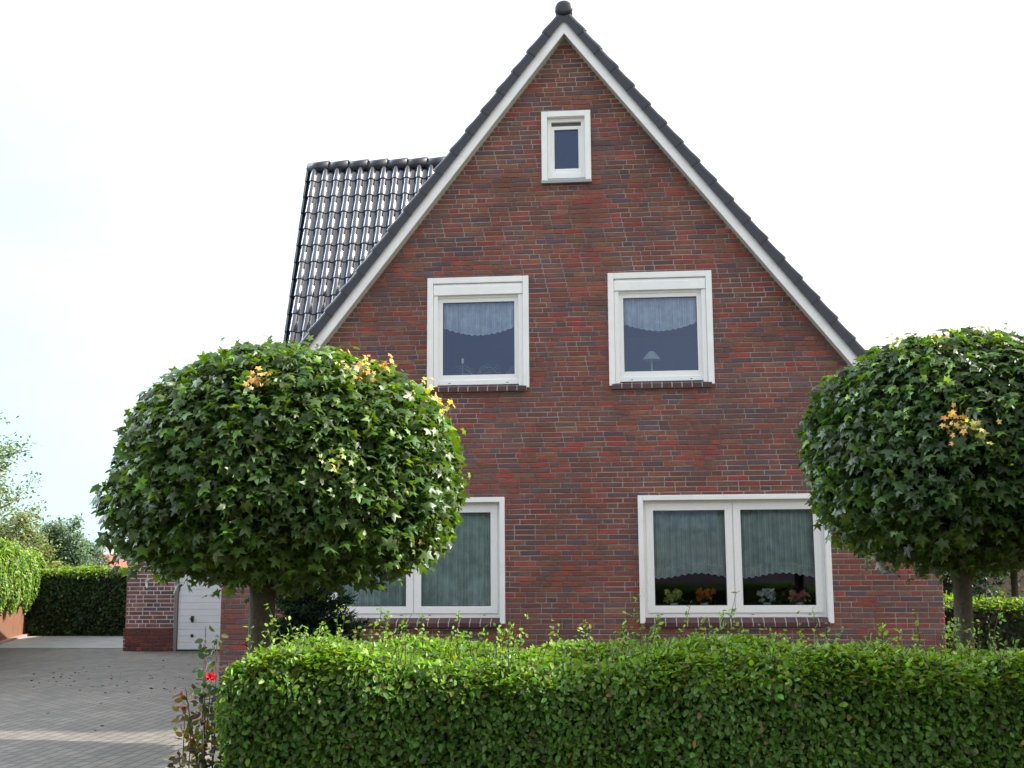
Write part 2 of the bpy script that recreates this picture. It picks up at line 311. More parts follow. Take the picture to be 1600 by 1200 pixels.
def hedge(name, label, x0, x1, y0, y1, z, per, size, col, topcol, rot=0, loc=None, kind='oval', shoots=0, seed=3, lump=.042, litfaces=('f', 't', 'l', 'r', 'b'), group=None, backd=.35, newcol=None):
    cx, cy = (x0+x1)/2, (y0+y1)/2; loc = (cx, cy, 0); t = empty(name, loc, label, 'hedge', group)
    b = MB(); i = .09; b.box(x0+i, x1-i, y0+i, y1-i, 0, z-i-.03); core = b.build('twigs', MT['twig'], t)
    for q in range(26):
        pass
    parts = []; r2 = np.random.default_rng(seed)
    ph = r2.uniform(0, 6, 8)
    def bumps(u, v): return lump*(np.sin(u*3.1+ph[0])+np.sin(v*5.3+u*1.7+ph[1])+np.sin(u*7.9-v*4.1+ph[2])*.7+np.sin(u*17+v*13+ph[3])*.5)/2
    specs = {'f': (x1-x0, z, (0, -1, 0)), 'b': (x1-x0, z, (0, 1, 0)), 'l': (y1-y0, z, (-1, 0, 0)), 'r': (y1-y0, z, (1, 0, 0)), 't': (x1-x0, y1-y0, (0, 0, 1))}
    for k in litfaces:
        w, h, nn = specs[k]; n = int(w*h*per*(backd if k in 'br' else 1.15 if k == 't' else 1))
        u = rng.uniform(0, w, n); v = rng.uniform(0, h, n); dep = np.abs(rng.normal(0, .06, n)); bu = bumps(u, v)-dep+.015
        if k == 'f': pos = np.stack([x0+u, y0-bu, v], 1)
        if k == 'b': pos = np.stack([x0+u, y1+bu, v], 1)
        if k == 'l': pos = np.stack([x0-bu, y0+u, v], 1)
        if k == 'r': pos = np.stack([x1+bu, y0+u, v], 1)
        if k == 't': pos = np.stack([x0+u, y0+v, z+bu*1.2], 1)
        if k != 't':
            q = np.clip((pos[:, 2]-(z-.13))/.13, 0, 1)**2*.085
            pos[:, 1] += q*(k == 'f')-q*(k == 'b'); pos[:, 0] += q*(k == 'l')-q*(k == 'r')
        else:
            e_ = np.minimum(np.minimum(pos[:, 0]-x0, x1-pos[:, 0]), np.minimum(pos[:, 1]-y0, y1-pos[:, 1])); pos[:, 2] -= .075*np.clip(1-e_/.13, 0, 1)**2
        pos[:, 2] = np.maximum(pos[:, 2], .02)
        nn = np.array(nn, dtype=float)
        nrm = unit(nn*.65+np.array([0, 0, .45])+rng.normal(0, .55, (n, 3)))
        tip = nn*.5+(np.array([0, 0, -.55]) if k != 't' else np.array([0, -.1, .3]))+rng.normal(0, .55, (n, 3))
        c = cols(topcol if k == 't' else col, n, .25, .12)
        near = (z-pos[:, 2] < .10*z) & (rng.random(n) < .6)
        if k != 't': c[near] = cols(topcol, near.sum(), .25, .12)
        m_ = rng.random(n) < .025; c[m_] = cols((.16, .13, .05), m_.sum(), .3, .15)
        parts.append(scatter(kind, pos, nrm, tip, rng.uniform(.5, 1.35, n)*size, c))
    st = MB()
    for q in range(shoots):
        u = x0+.03+(x1-x0-.13)*rng.random()**1.35; v = rng.uniform(y0+.02, y1-.05); H = abs(rng.normal(0, .075))+.03
        if rng.random() < .12: H += rng.uniform(.05, .14)
        p0 = Vector((u, v, z-.05)); p1 = p0+Vector((rng.normal(0, .35)*H, rng.normal(0, .3)*H, H+.05)); pm = p0.lerp(p1, .5)+Vector((rng.normal(0, .01), 0, .01))
        st.tube([p0, pm, p1], [.0028, .0022, .0012], 4, cap=False)
        m_ = int(4+H*55); tt = rng.uniform(.25, 1.03, m_)
        pos = np.array([p0.lerp(p1, a) for a in tt])+rng.normal(0, .006, (m_, 3))
        nr = unit(rng.normal(0, .6, (m_, 3))+np.array([0, -.2, .6])); tp = rng.normal(0, .7, (m_, 3))+np.array([0, 0, .5])
        parts.append(scatter(kind, pos, nr, tp, rng.uniform(.5, 1.0, m_)*size, cols(newcol or topcol, m_, .25, .12)))
    if shoots: tagit(st.build('stems', MT['twig'], t), kind='stuff')
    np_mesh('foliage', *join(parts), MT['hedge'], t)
    if rot: t.rotation_euler = (0, 0, rot)
    return t

def loose_tree(name, label, base, H, spread, nbr, nleaf, size, col, seed, dense=.5, cat='tree', group=None, low=.25, kind='small', clump=.16, tr=.05, mat_='loose'):
    t = empty(name, base, label, cat, group); r = random.Random(seed); b = MB(); tips = []
    B = Vector(base); top = B+Vector((r.uniform(-.1, .1)*spread, 0, H*.85))
    b.tube([B-Vector((0, 0, .05)), B.lerp(top, .35)+Vector((r.uniform(-.05, .05)*H, 0, 0)), B.lerp(top, .7)+Vector((r.uniform(-.05, .05)*H, 0, 0)), top], [H*tr*.5, H*tr*.36, H*tr*.22, H*tr*.06], 8)
    for i in range(nbr):
        f = low+(1-low)*(i+.5)/nbr*.95; p0 = B.lerp(top, f); a = r.uniform(0, 2*PI); L = spread*(1-.55*abs((f-.45))*1.3)*r.uniform(.7, 1.15)
        p1 = p0+Vector((math.cos(a)*L, math.sin(a)*L, L*r.uniform(.15, .75))); pm = p0.lerp(p1, .5)+Vector((r.uniform(-.1, .1)*L, r.uniform(-.1, .1)*L, -.05*L))
        b.tube([p0, pm, p1], [H*tr*.17, H*tr*.1, H*tr*.03], 5)
        for k in range(6):
            q0 = p0.lerp(pm, r.random()) if k < 2 else pm.lerp(p1, r.random()); dv = Vector((r.uniform(-1, 1), r.uniform(-1, 1), r.uniform(-.4, 1))).normalized()*L*r.uniform(.2, .5)
            b.tube([q0, q0+dv], [H*tr*.05, H*tr*.02], 4, cap=False)
            for g in (0.35, .7, 1.0): tips.append(q0+dv*g)
    b.build('trunk', MT['bark2'], t, smooth=True)
    T = np.array([tuple(p) for p in tips]); n = nleaf; idx = rng.integers(0, len(T), n)
    pos = T[idx]+rng.normal(0, 1, (n, 3))*clump*spread*np.array([1, 1, .8]); pos[:, 2] = np.maximum(pos[:, 2], .05)
    cv = np.random.default_rng(seed).uniform(.75, 1.3, len(T))[idx][:, None]
    out = unit(pos-(np.array(base)+np.array([0, 0, H*.5])))
    parts = [scatter(kind, pos, unit(out*.5+np.array([0, 0, .5])+rng.normal(0, .5, (n, 3))), rng.normal(0, 1, (n, 3)), rng.uniform(.6, 1.3, n)*size, cols(col, n, .22, .12)*cv)]
    np_mesh('crown', *join(parts), MT[mat_], t)
    return t

# ================================================================== THE SETTING
def sheet(name, poly, z, m, kind='structure', th=.03):
    b = MB(); n = len(poly); b.add([(x, y, z) for x, y in poly]+[(x, y, z-th) for x, y in poly], [tuple(range(n))]+[(i, i+n, (i+1) % n+n, (i+1) % n) for i in range(n)])
    o = b.build(name, m); tagit(o, kind=kind); return o
sheet('ground', [(-900, -700), (900, -700), (900, 900), (-900, 900)], -.03, MT['grass'], th=.01)
sheet('driveway', [(-11.1, -12), (-1.14, -12), (-1.14, -9.2), (-1.9, -7.2), (-2.75, -4.8), (-3.9, -1.5), (-4.345, -.02), (-4.36, 6.25), (-8.2, 6.25), (-8.2, 6.9), (-11.2, 6.9), (-9.75, 2.4), (-9.6, 0)], 0, MT['pave'])
sheet('concrete_path', [(-12.4, 6.95), (-8.46, 6.95), (-9.62, 10.7), (-12.4, 10.7)], .006, MT['conc'])
sheet('path', [(-8.44, 6.95), (-8.2, 6.3), (-8.2, 10.7), (-9.6, 10.7)], .012, MT['conc2'])
sheet('garden_bed', [(-1.135, -9.6), (9, -9.6), (9, -.02), (-4.33, -.02), (-3.89, -1.5), (-2.74, -4.8), (-1.89, -7.2), (-1.135, -9.2)], -.006, MT['soil'])
sheet('pavement', [(-60, -17.5), (60, -17.5), (60, -12.02), (-60, -12.02)], -.002, MT['pave'])
sheet('forecourt', [(-60, -41.5), (60, -41.5), (60, -25.02), (-60, -25.02)], -.006, MT['pave'])
sheet('road', [(-60, -25), (60, -25), (60, -17.52), (-60, -17.52)], -.012, MT['asphalt'])

# ================================================================== THE HOUSE
HW = 4.335; SL = 1.283; ZA = 8.385                    # half width, roof slope, apex of the bargeboards' outer edge
house = empty('brick_house', (0, 0, 0), 'red brick house with a steep gable, white framed windows and black glazed roof tiles', 'house')
ZW = ZA-.235                                          # wall apex line, hidden behind the bargeboards
def half_at(z): return min(HW, (ZW-z)/SL)
OPEN = [(-1.72, -.545, 3.60, 4.98), (.545, 1.72, 3.60, 4.98), (-3.02, -.855, .77, 2.225), (.855, 3.02, .77, 2.225), (-.265, .265, 6.28, 7.115)]
PAL = [((.27, .070, .047), 17), ((.21, .074, .053), 24), ((.24, .092, .052), 12), ((.165, .080, .068), 22), ((.125, .078, .088), 14), ((.18, .088, .068), 14), ((.31, .058, .046), 6), ((.22, .11, .06), 2)]
PC = [p[0] for p in PAL]; PWt = [p[1] for p in PAL]
def wall_bricks(mb, half, z0, z1, openings, place, course=.0625, L=.24, H=.115, J=.0115, seed=1, pal=PC, wts=PWt, depth=.016, headers=.33):
    r = random.Random(seed); nrow = int((z1-z0)/course)
    for i in range(nrow):
        za = z0+i*course+J/2; zb = za+course-J; hm = half((za+zb)/2)
        if isinstance(hm, tuple): lo, hi = hm
        else: lo, hi = -hm, hm
        if hi-lo < .05: continue
        blocks = [(a-.004, b+.004) for a, b, c, d in openings if c < (za+zb)/2 < d]; blocks.sort()
        x = lo-((i*.0625*1.0+ r.choice((0, .0625, .125))) % .25)
        segs = []; cur = lo
        for a, b in blocks: segs.append((cur, a)); cur = b
        segs.append((cur, hi))
        while x < hi:
            w = H if r.random() < headers else L; a, b = x, x+w; x = b+J
            for s0, s1 in segs:
                aa, bb = max(a, s0), min(b, s1)
                if bb-aa > .02:
                    c = r.choices(pal, wts)[0]; k = r.uniform(.82, 1.18); c = tuple(v*k*r.uniform(.95, 1.05) for v in c)
                    j = lambda: r.uniform(-.0016, .0016)
                    d = r.uniform(-.0025, .0015)
                    P = [(aa+j(), za+j()), (bb+j(), za+j()), (bb+j(), zb+j()), (aa+j(), zb+j())]; e = .0035
                    cxm, czm = (aa+bb)/2, (za+zb)/2
                    Q = [(px+(e if px < cxm else -e), pz+(e if pz < czm else -e)) for px, pz in P]
                    V = [place(px, d, pz) for px, pz in Q]+[place(px, d+e, pz) for px, pz in P]+[place(px, depth, pz) for px, pz in P]
                    mb.add(V, [(0, 1, 2, 3)]+[(q, q+4, (q+1) % 4+4, (q+1) % 4) for q in range(4)]+[(q+4, q+8, (q+1) % 4+8, (q+1) % 4+4) for q in range(4)], c)
def cut_wall(mb, half, z0, z1, openings, y0, y1, m=0):
    zs = sorted(set([z0, z1]+[v for o in openings for v in o[2:]]+([ZW-SL*HW] if z0 < ZW-SL*HW < z1 else [])))
    for a, b in zip(zs[:-1], zs[1:]):
        cur = None; bl = sorted([(o[0], o[1]) for o in openings if o[2] < (a+b)/2 < o[3]])
        ha, hb = half(a+1e-6), half(b-1e-6); L = [(-ha, -hb)]; Rr = []
        for p, q in bl: Rr.append((p, p)); L.append((q, q))
        Rr.append((ha, hb))
        for l, rr in zip(L, Rr): mb.prism([(l[0], a), (rr[0], a), (rr[1], b), (l[1], b)], y0, y1, m=m)
wb = MB(); wall_bricks(wb, half_at, 0, ZW-.06, OPEN, lambda x, d, z: (x, d, z), seed=5)
wall = None
mo = MB(); cut_wall(mo, half_at, 0, ZW, OPEN, .007, .29, 0)
# side and back walls
SZ = 2.62
for s in (-1, 1):
    mo.box(s*(HW-.012), s*(HW-.29), .29, 8.71, 0, SZ) if s > 0 else mo.box(-(HW-.012), -(HW-.29), .29, 8.71, 0, SZ)
    wall_bricks(wb, lambda z: (.02, 9.0), 0, SZ, [], (lambda s: (lambda x, d, z: (s*(HW-d), x, z)) )(s), seed=20+s)
mo.prism([(-HW+.012, 0), (HW-.012, 0), (HW-.012, ZW-SL*HW), (0, ZW), (-HW+.012, ZW-SL*HW)], 8.71, 9.0)
wall = wb.build('wall', MT['brick'], house)
mo.build('mortar', MT['mortar'], wall)
# inside
ib = MB(); ib.box(-HW+.3, HW-.3, .3, 8.7, .10, .14); ib.box(-HW+.3, HW-.3, .3, 8.7, 2.62, 2.92); ib.prism([(-2.1, 5.55), (2.1, 5.55), (2.0, 5.68), (-2.0, 5.68)], .3, 8.7)
ib.box(-HW+.3, HW-.3, 4.0, 4.1, .14, 2.62); ib.box(-.06, .06, .3, 4.0, .14, 2.62); ib.box(-3.2, 3.2, 3.6, 3.7, 2.92, 4.9); ib.box(-.06, .06, .3, 3.6, 2.92, 5.5)
ib.build('interior_walls', MT['plaster'], house)
fb = MB(); fb.box(.5, 4, 3.4, 3.98, .14, 1.9); fb.box(.48, 4.02, 3.36, 3.98, 1.9, 1.94); tagit(fb.build('cabinet', MT['dark'], loc=(2.2, 3.7, .14)), 'dark reddish brown cabinet at the back of the room behind the flowers', 'cabinet')

# roof
def tilted(mb, ox, oz, s, ya, yb, L, n0, n1):         # slab following a main slope; s = side (+1 right, -1 left); n = offset along the outward normal
    k = 1/math.hypot(1, SL); dx, dz = k, -SL*k; nx, nz = SL*k, k
    P = [(ox+n0*nx, oz+n0*nz), (ox+dx*L+n0*nx, oz+dz*L+n0*nz), (ox+dx*L+n1*nx, oz+dz*L+n1*nz), (ox+n1*nx, oz+n1*nz)]
    P = [(s*x, z) for x, z in P]
    if s < 0: P = P[::-1]
    mb.prism(P, ya, yb)
RL = 7.65
rd = MB()
for s in (-1, 1): tilted(rd, 0, ZA-.06, s, -.03, 9.12, RL-.1, -.10, .0)
roof = rd.build('roof', MT['roofdeck'], house)
def tiles(mb, O, U, D, N, nc, nr, cw, rl, keep=None, jit=.002, seed=0):
    """S-profiled pantiles: O corner at ridge, U across, D down the slope, N normal"""
    prof = [(0, -.002), (.05, .006), (.12, .019), (.20, .033), (.28, .046), (.36, .055), (.46, .058), (.56, .050), (.66, .030), (.74, .010), (.84, .0), (.94, -.004), (1.04, .003)]
    r = random.Random(seed); np_ = len(prof)
    for i in range(nr):
        for j in range(nc):
            a = O+U*(cw*j)+D*(rl*i); ctr = a+U*cw*.5+D*rl*.5
            if keep and not keep(ctr): continue
            dn = r.uniform(-jit, jit); V = []
            for (l, n_) in ((-.04, .004), (rl*.5, .014), (rl-.006, .026), (rl, .023), (rl, .004)):
                for k, (u, h) in enumerate(prof):
                    e = .012*math.sin(PI*min(max(u, 0), 1)) if l > rl*.8 else 0
                    V.append(a+U*(cw*u)+D*(l+e)+N*(h*(1 if n_ > .003 else .8)+n_+dn-(.006 if (l == rl and n_ < .01) else 0)))
            F = [(q*np_+k, q*np_+k+1, (q+1)*np_+k+1, (q+1)*np_+k) for q in range(4) for k in range(np_-1)]
            mb.add(V, F)
kk = 1/math.hypot(1, SL)
tm = MB()
for s in (-1, 1):
    U = Vector((0, 1, 0)); D = Vector((s*kk, 0, -SL*kk)); N = Vector((s*SL*kk, 0, kk)); O = Vector((0, -.02, ZA-.06))+N*.012
    tiles(tm, O, U, D, N, 47, 23, .194, .32, seed=s+2)
mt = tm.build('roof_tiles', MT['tile'], roof, smooth=True)
# bargeboards and soffits
bb = MB(); sf = MB(); so_ = MB()
for s in (-1, 1):
    P0 = [(0, ZA), (s*4.72, ZA-SL*4.72), (s*4.72, ZA-SL*4.72-.24), (0, ZA-.24)]
    if s > 0: P0 = P0[::-1]
    bb.prism(P0, -.175, -.150)
    P1 = [(0, ZA-.215), (s*4.72, ZA-SL*4.72-.215), (s*4.72, ZA-SL*4.72-.235), (0, ZA-.235)]
    if s > 0: P1 = P1[::-1]
    sf.prism(P1, -.148, .02)
b_ = bb.build('bargeboard', MT['board'], house); sf.build('soffit', MT['soffit'], b_)
# verge tiles, stepping down both slopes
prof_v = [(.004, -.050), (.00, .042), (.010, .062), (.035, .077), (.080, .083), (.120, .077), (.150, .062), (.165, .04)]
def verge(mb, s, i, rl=.322, y0=-.212):
    D = Vector((s*kk, 0, -SL*kk)); N = Vector((s*SL*kk, 0, kk)); A = Vector((0, 0, ZA))+D*(rl*i+.02)
    rr = random.Random(i*7+s); j = rr.uniform(-.003, .003)
    V = []; st = ((-.03, 0, .0), (rl*.5, .005, .006), (rl-.012, .012, .02), (rl+.004, .011, .016))
    for l, oy, on in st:
        for (y, n_) in prof_v: V.append(A+D*l+N*(n_+(on+j if n_ > 0 else 0))+Vector((0, y0+y-oy, 0)))
    last = len(V)
    for (y, n_) in prof_v: V.append(A+D*(rl+.002)+N*(n_-(.02 if n_ > 0 else 0))+Vector((0, y0+max(y, .012), 0)))
    m_ = len(prof_v); F = []
    for q in range(4):
        for k in range(m_-1):
            f = (q*m_+k, (q+1)*m_+k, (q+1)*m_+k+1, q*m_+k+1); F.append(f if s < 0 else f[::-1])
    mb.add(V, F)
for s in (-1, 1):
    for i in range(23):
        vb = MB(); verge(vb, s, i); vb.build('verge_tile', MT['verge'], roof, smooth=False)
# ridge tiles
def half_round(mb, p, q, r0, r1, n=14, lo=-15, hi=195):
    p, q = Vector(p), Vector(q); d = (q-p).normalized(); side = d.cross(Vector((0, 0, 1))).normalized(); V = []
    for c, r in ((p, r0), (q, r1), (q, r1-.018), (p, r0-.018)):
        for k in range(n+1):
            a = rad(lo+(hi-lo)*k/n); V.append(c+side*math.cos(a)*r+Vector((0, 0, 1))*math.sin(a)*r)
    m_ = n+1; F = [(a*m_+k, a*m_+k+1, ((a+1) % 4)*m_+k+1, ((a+1) % 4)*m_+k) for a in range(4) for k in range(n)]
    mb.add(V, F)
zr = ZA+.055
for i in range(28):
    rb = MB(); y = -.20+i*.335; half_round(rb, (0, y, zr+(.01)), (0, y+.36, zr-.008), .112, .098); rb.build('ridge_tile', MT['verge'], roof, smooth=True)
cb = MB()
V = []; n = 18
for y, r in ((-.245, .0), (-.243, .06), (-.232, .098), (-.215, .116), (-.19, .118), (-.19, .10)):
    for k in range(n): a = 2*PI*k/n; V.append((math.cos(a)*r, y, zr+.012+math.sin(a)*r*(1 if math.sin(a) > 0 else .75)))
cb.add(V, [(q*n+k, q*n+(k+1) % n, (q+1)*n+(k+1) % n, (q+1)*n+k) for q in range(5) for k in range(n)])
cb.build('ridge_end_cap', MT['verge'], roof, smooth=True)
# side wing with its own steep tiled slope on the left
WX0, WY, WZ, WP = -4.40, 4.0, 7.93, rad(69.8)
Dw = Vector((0, -math.cos(WP), -math.sin(WP))); Nw = Vector((0, -math.sin(WP), math.cos(WP))); Db = Vector((0, math.cos(WP), -math.sin(WP))); Nb = Vector((0, math.sin(WP), math.cos(WP)))
def above_main(p): return p.z > ZA-.02-SL*abs(p.x)+.02
wt = MB()
tiles(wt, Vector((WX0, WY, WZ)), Vector((1, 0, 0)), Dw, Nw, 20, 17, .194, .317, keep=above_main, seed=9)
tiles(wt, Vector((WX0, WY, WZ)), Vector((1, 0, 0)), Db, Nb, 20, 17, .194, .317, keep=above_main, seed=10)
zb = 2.6; hy = (WZ-.05-zb)/math.tan(WP)
wd = MB(); V = []
for x in (-HW, -.2):
    V += [(x, WY, WZ-.05), (x, WY-hy, zb), (x, WY+hy, zb)]
wd.add(V, [(0, 2, 1), (3, 4, 5), (0, 1, 4, 3), (1, 2, 5, 4), (2, 0, 3, 5)])
wing = wd.build('wing_roof', MT['roofdeck'], house)
wt.build('roof_tiles', MT['tile'], wing, smooth=True)
for i in range(12):
    rb = MB(); x = WX0-.02+i*.325; 
    if x > -1.2: break
    half_round(rb, (x-.01, WY, WZ-.03), (x+.345, WY, WZ-.005), .098, .108, lo=-50, hi=230); rb.build('ridge_tile', MT['verge'], wing, smooth=True)
vb = MB()
for sg, DD, NN in ((1, Dw, Nw), (-1, Db, Nb)):
    for i in range(17):
        a = Vector((WX0-.035, WY, WZ))+DD*(.317*i); P = []
        for l, e in ((0, 0), (.325, .02)):
            P += [a+DD*l+NN*(-.10+e)+Vector((-.002, 0, 0)), a+DD*l+NN*(.035+e)+Vector((-.004, 0, 0)), a+DD*l+NN*(.045+e)+Vector((.03, 0, 0)), a+DD*l+NN*(.0)+Vector((.04, 0, 0))]
        vb.add(P, [(0, 1, 5, 4), (1, 2, 6, 5), (2, 3, 7, 6), (4, 5, 6, 7)])
vb.build('verge_edge', MT['verge'], wing)
# gutters at the eaves
for s in (-1, 1):
    g = MB(); P = []
    x = s*(HW+.34); z = ZA-SL*(HW+.22)-.18
    for y in (-.12, 9.05):
        for k in range(9): a = PI+PI*k/8; P.append((x+math.cos(a)*.065, y, z+math.sin(a)*.065))
        for k in range(9): a = 2*PI-PI*k/8; P.append((x+math.cos(a)*.058, y, z+math.sin(a)*.058))
    g.add(P, [(k, (k+1) % 18, (k+1) % 18+18, k+18) for k in range(18)]); g.build('gutter', MT['metal'], roof, smooth=True)

# ------------------------------------------------------------------ windows
def ring(mb, x0, x1, z0, z1, w, y0, y1, wb=None, wt_=None):   # rectangular frame, members butted
    wb = w if wb is None else wb; wt_ = w if wt_ is None else wt_
    mb.box(x0, x0+w, y0, y1, z0, z1); mb.box(x1-w, x1, y0, y1, z0, z1)
    mb.box(x0+w, x1-w, y0, y1, z1-wt_, z1)
    if wb > 0: mb.box(x0+w, x1-w, y0, y1, z0, z0+wb)
def bevel(o, w=.004):
    md = o.modifiers.new('bevel', 'BEVEL'); md.width = w; md.segments = 2; md.limit_method = 'ANGLE'; return o
def sill_row(parent, x0, x1, ztop, pitch=.127, drop=.055, proj=.055, hgt=.055):
    sb = MB(); sm = MB(); n = round((x1-x0)/pitch); p = (x1-x0)/n; r = random.Random(int(x0*100))
    yb, yf = .05, -proj
    for i in range(n):
        a = x0+i*p+.006; b = a+p-.012; k = r.uniform(.8, 1.15); e = r.uniform(-.002, .002)
        V = [(a, yf, ztop-drop-hgt+e), (b, yf, ztop-drop-hgt+e), (b, yf-.004, ztop-drop+e), (a, yf-.004, ztop-drop+e), (a, yb, ztop-hgt), (b, yb, ztop-hgt), (b, yb, ztop), (a, yb, ztop)]
        sb.add(V, [(0, 1, 2, 3), (3, 2, 6, 7), (4, 5, 1, 0), (0, 3, 7, 4), (1, 5, 6, 2), (5, 4, 7, 6)], (.085*k, .040*k, .043*k))
    a, b = x0+.004, x1-.004; c = .005
    V = [(a, yf+c, ztop-drop-hgt+c), (b, yf+c, ztop-drop-hgt+c), (b, yf+c-.004, ztop-drop-c), (a, yf+c-.004, ztop-drop-c), (a, yb, ztop-hgt+c), (b, yb, ztop-hgt+c), (b, yb, ztop-c), (a, yb, ztop-c)]
    sm.add(V, [(0, 1, 2, 3), (3, 2, 6, 7), (4, 5, 1, 0), (0, 3, 7, 4), (1, 5, 6, 2), (5, 4, 7, 6)])
    o = sb.build('brick_sill', MT['sill'], parent); j = sm.build('sill_joints', MT['gmortar'], parent); return o
def sash(parent, x0, x1, z0, z1, w, y0, y1, wb=None, glass=True):
    s = MB(); ring(s, x0, x1, z0, z1, w, y0, y1, wb); o = bevel(s.build('sash', MT['sash'], parent))
    g = MB(); wbb = w if wb is None else wb; t = .006
    q = MB(); ring(q, x0+w-.002, x1-w+.002, z0+wbb-.002, z1-w+.002, .009, y0+.012, y0+.03); q.build('gasket', MT['grey'], parent)
    g.box(x0+w-.004, x1-w+.004, y0+.022, y0+.022+t, z0+wbb-.004, z1-w+.004); g.build('pane', MT['glass'], parent)
    return o
for (xa, xb) in ((-1.771, -.493), (.493, 1.771)):
    zt, z0 = 5.034, 3.618
    f = MB(); tw = .075                                            # surround: legs reach past the sill
    f.box(xa, xa+tw, -.032, .06, z0, zt); f.box(xb-tw, xb, -.032, .06, z0, zt); f.box(xa+tw, xb-tw, -.032, .06, zt-tw, zt)
    w = bevel(f.build('window', MT['white'], house), .006)
    ia, ib_ = xa+tw, xb-tw
    s = MB(); zb_ = zt-tw-.15
    s.add([(ia+.003, -.022, zb_), (ib_-.003, -.022, zb_), (ib_-.003, -.022, zt-tw-.045), (ia+.003, -.022, zt-tw-.045), (ib_-.003, .0, zt-tw-.003), (ia+.003, .0, zt-tw-.003),
           (ia+.003, .13, zb_), (ib_-.003, .13, zb_), (ib_-.003, .13, zt-tw-.003), (ia+.003, .13, zt-tw-.003)],
          [(0, 1, 2, 3), (3, 2, 4, 5), (5, 4, 8, 9), (6, 7, 1, 0), (7, 6, 9, 8), (0, 3, 5, 9, 6), (1, 7, 8, 4, 2)])
    bevel(s.build('shutter_box', MT['white'], w), .004)
    for q in (0, 1):
        gr = MB(); gx = ia+.002 if q == 0 else ib_-.057; gr.box(gx, gx+.055, -.004, .03, z0+.03, zb_-.002); bevel(gr.build('guide_rail', MT['sash'], w), .003)
    o = MB(); ring(o, ia+.002, ib_-.002, z0+.055, zb_+.02, .05, .032, .10, .06); bevel(o.build('outer_frame', MT['sash'], w))
    sash(w, ia+.042, ib_-.042, z0+.098, zb_-.012, .07, .048, .095, .085)
    c = MB(); 
    for x in (ia+.2, ib_-.2): c = MB(); c.box(x-.012, x+.012, .0285, .032, z0+.075, z0+.083); c.build('drain_cap', MT['grey'], w)
    sill_row(w, xa+.03, xb-.03, z0+.052, drop=.035, hgt=.06, proj=.05)
    il = MB(); il.box(ia, ib_, .10, .36, z0+.02, z0+.05); il.build('window_board', MT['white'], w)
for (xa, xb, side) in ((-3.067, -.807, -1), (.807, 3.067, 1)):
    zt, z0 = 2.273, .789-.02; tw = .062
    f = MB(); f.box(xa, xa+tw, -.05, .10, z0-.015, zt); f.box(xb-tw, xb, -.05, .10, z0-.015, zt); f.box(xa+tw, xb-tw, -.05, .10, zt-tw, zt)
    w = bevel(f.build('window', MT['white'], house), .006); ia, ib_ = xa+tw, xb-tw
    mid = (xa+xb)/2
    o = MB(); ring(o, ia+.001, ib_-.001, z0+.05, zt-tw-.001, .05, .062, .13, .075); o.box(mid-.03, mid+.03, .066, .13, z0+.126, zt-tw-.052); bevel(o.build('outer_frame', MT['sash'], w))
    for p, q in ((ia+.035, mid-.008), (mid+.008, ib_-.035)): sash(w, p, q, z0+.105, zt-tw-.034, .085, .045, .10, .085)
    c = MB()
    for x in (ia+.2, mid-.15, mid+.2, ib_-.2): c = MB(); c.box(x-.015, x+.015, .058, .062, z0+.082, z0+.09); c.build('drain_cap', MT['grey'], w)
    sill_row(w, xa+.045, xb-.045, z0+.05, drop=.055, hgt=.05, proj=.06)
    il = MB(); il.box(ia, ib_, .13, .40, z0+.02, z0+.055); il.build('window_board', MT['white'], w)
xa, xb, z0, zt = -.313, .313, 6.246, 7.164
f = MB(); tw = .075; ring(f, xa, xb, z0, zt, tw, -.04, .10, 0); w = bevel(f.build('window', MT['white'], house), .006)
o = MB(); ring(o, xa+tw+.001, xb-tw-.001, z0+.05, zt-tw-.001, .048, .03, .11, .07); bevel(o.build('outer_frame', MT['sash'], w))
sash(w, xa+tw+.04, xb-tw-.04, z0+.115, zt-tw-.095, .045, .06, .105, .07)
o = MB(); o.box(xa+tw+.049, xb-tw-.049, .075, .11, zt-tw-.093, zt-tw-.05); o.build('vent_strip', MT['grey'], w)
o = MB(); o.add([(xa-.005, -.065, z0-.035), (xb+.005, -.065, z0-.035), (xb+.005, -.068, z0-.005), (xa-.005, -.068, z0-.005), (xa-.005, .03, z0-.03), (xb+.005, .03, z0-.03), (xb+.005, .03, z0+.048), (xa-.005, .03, z0+.048)],
              [(0, 1, 2, 3), (3, 2, 6, 7), (4, 5, 1, 0), (0, 3, 7, 4), (1, 5, 6, 2)])
o.build('sill', MT['metal'], w)

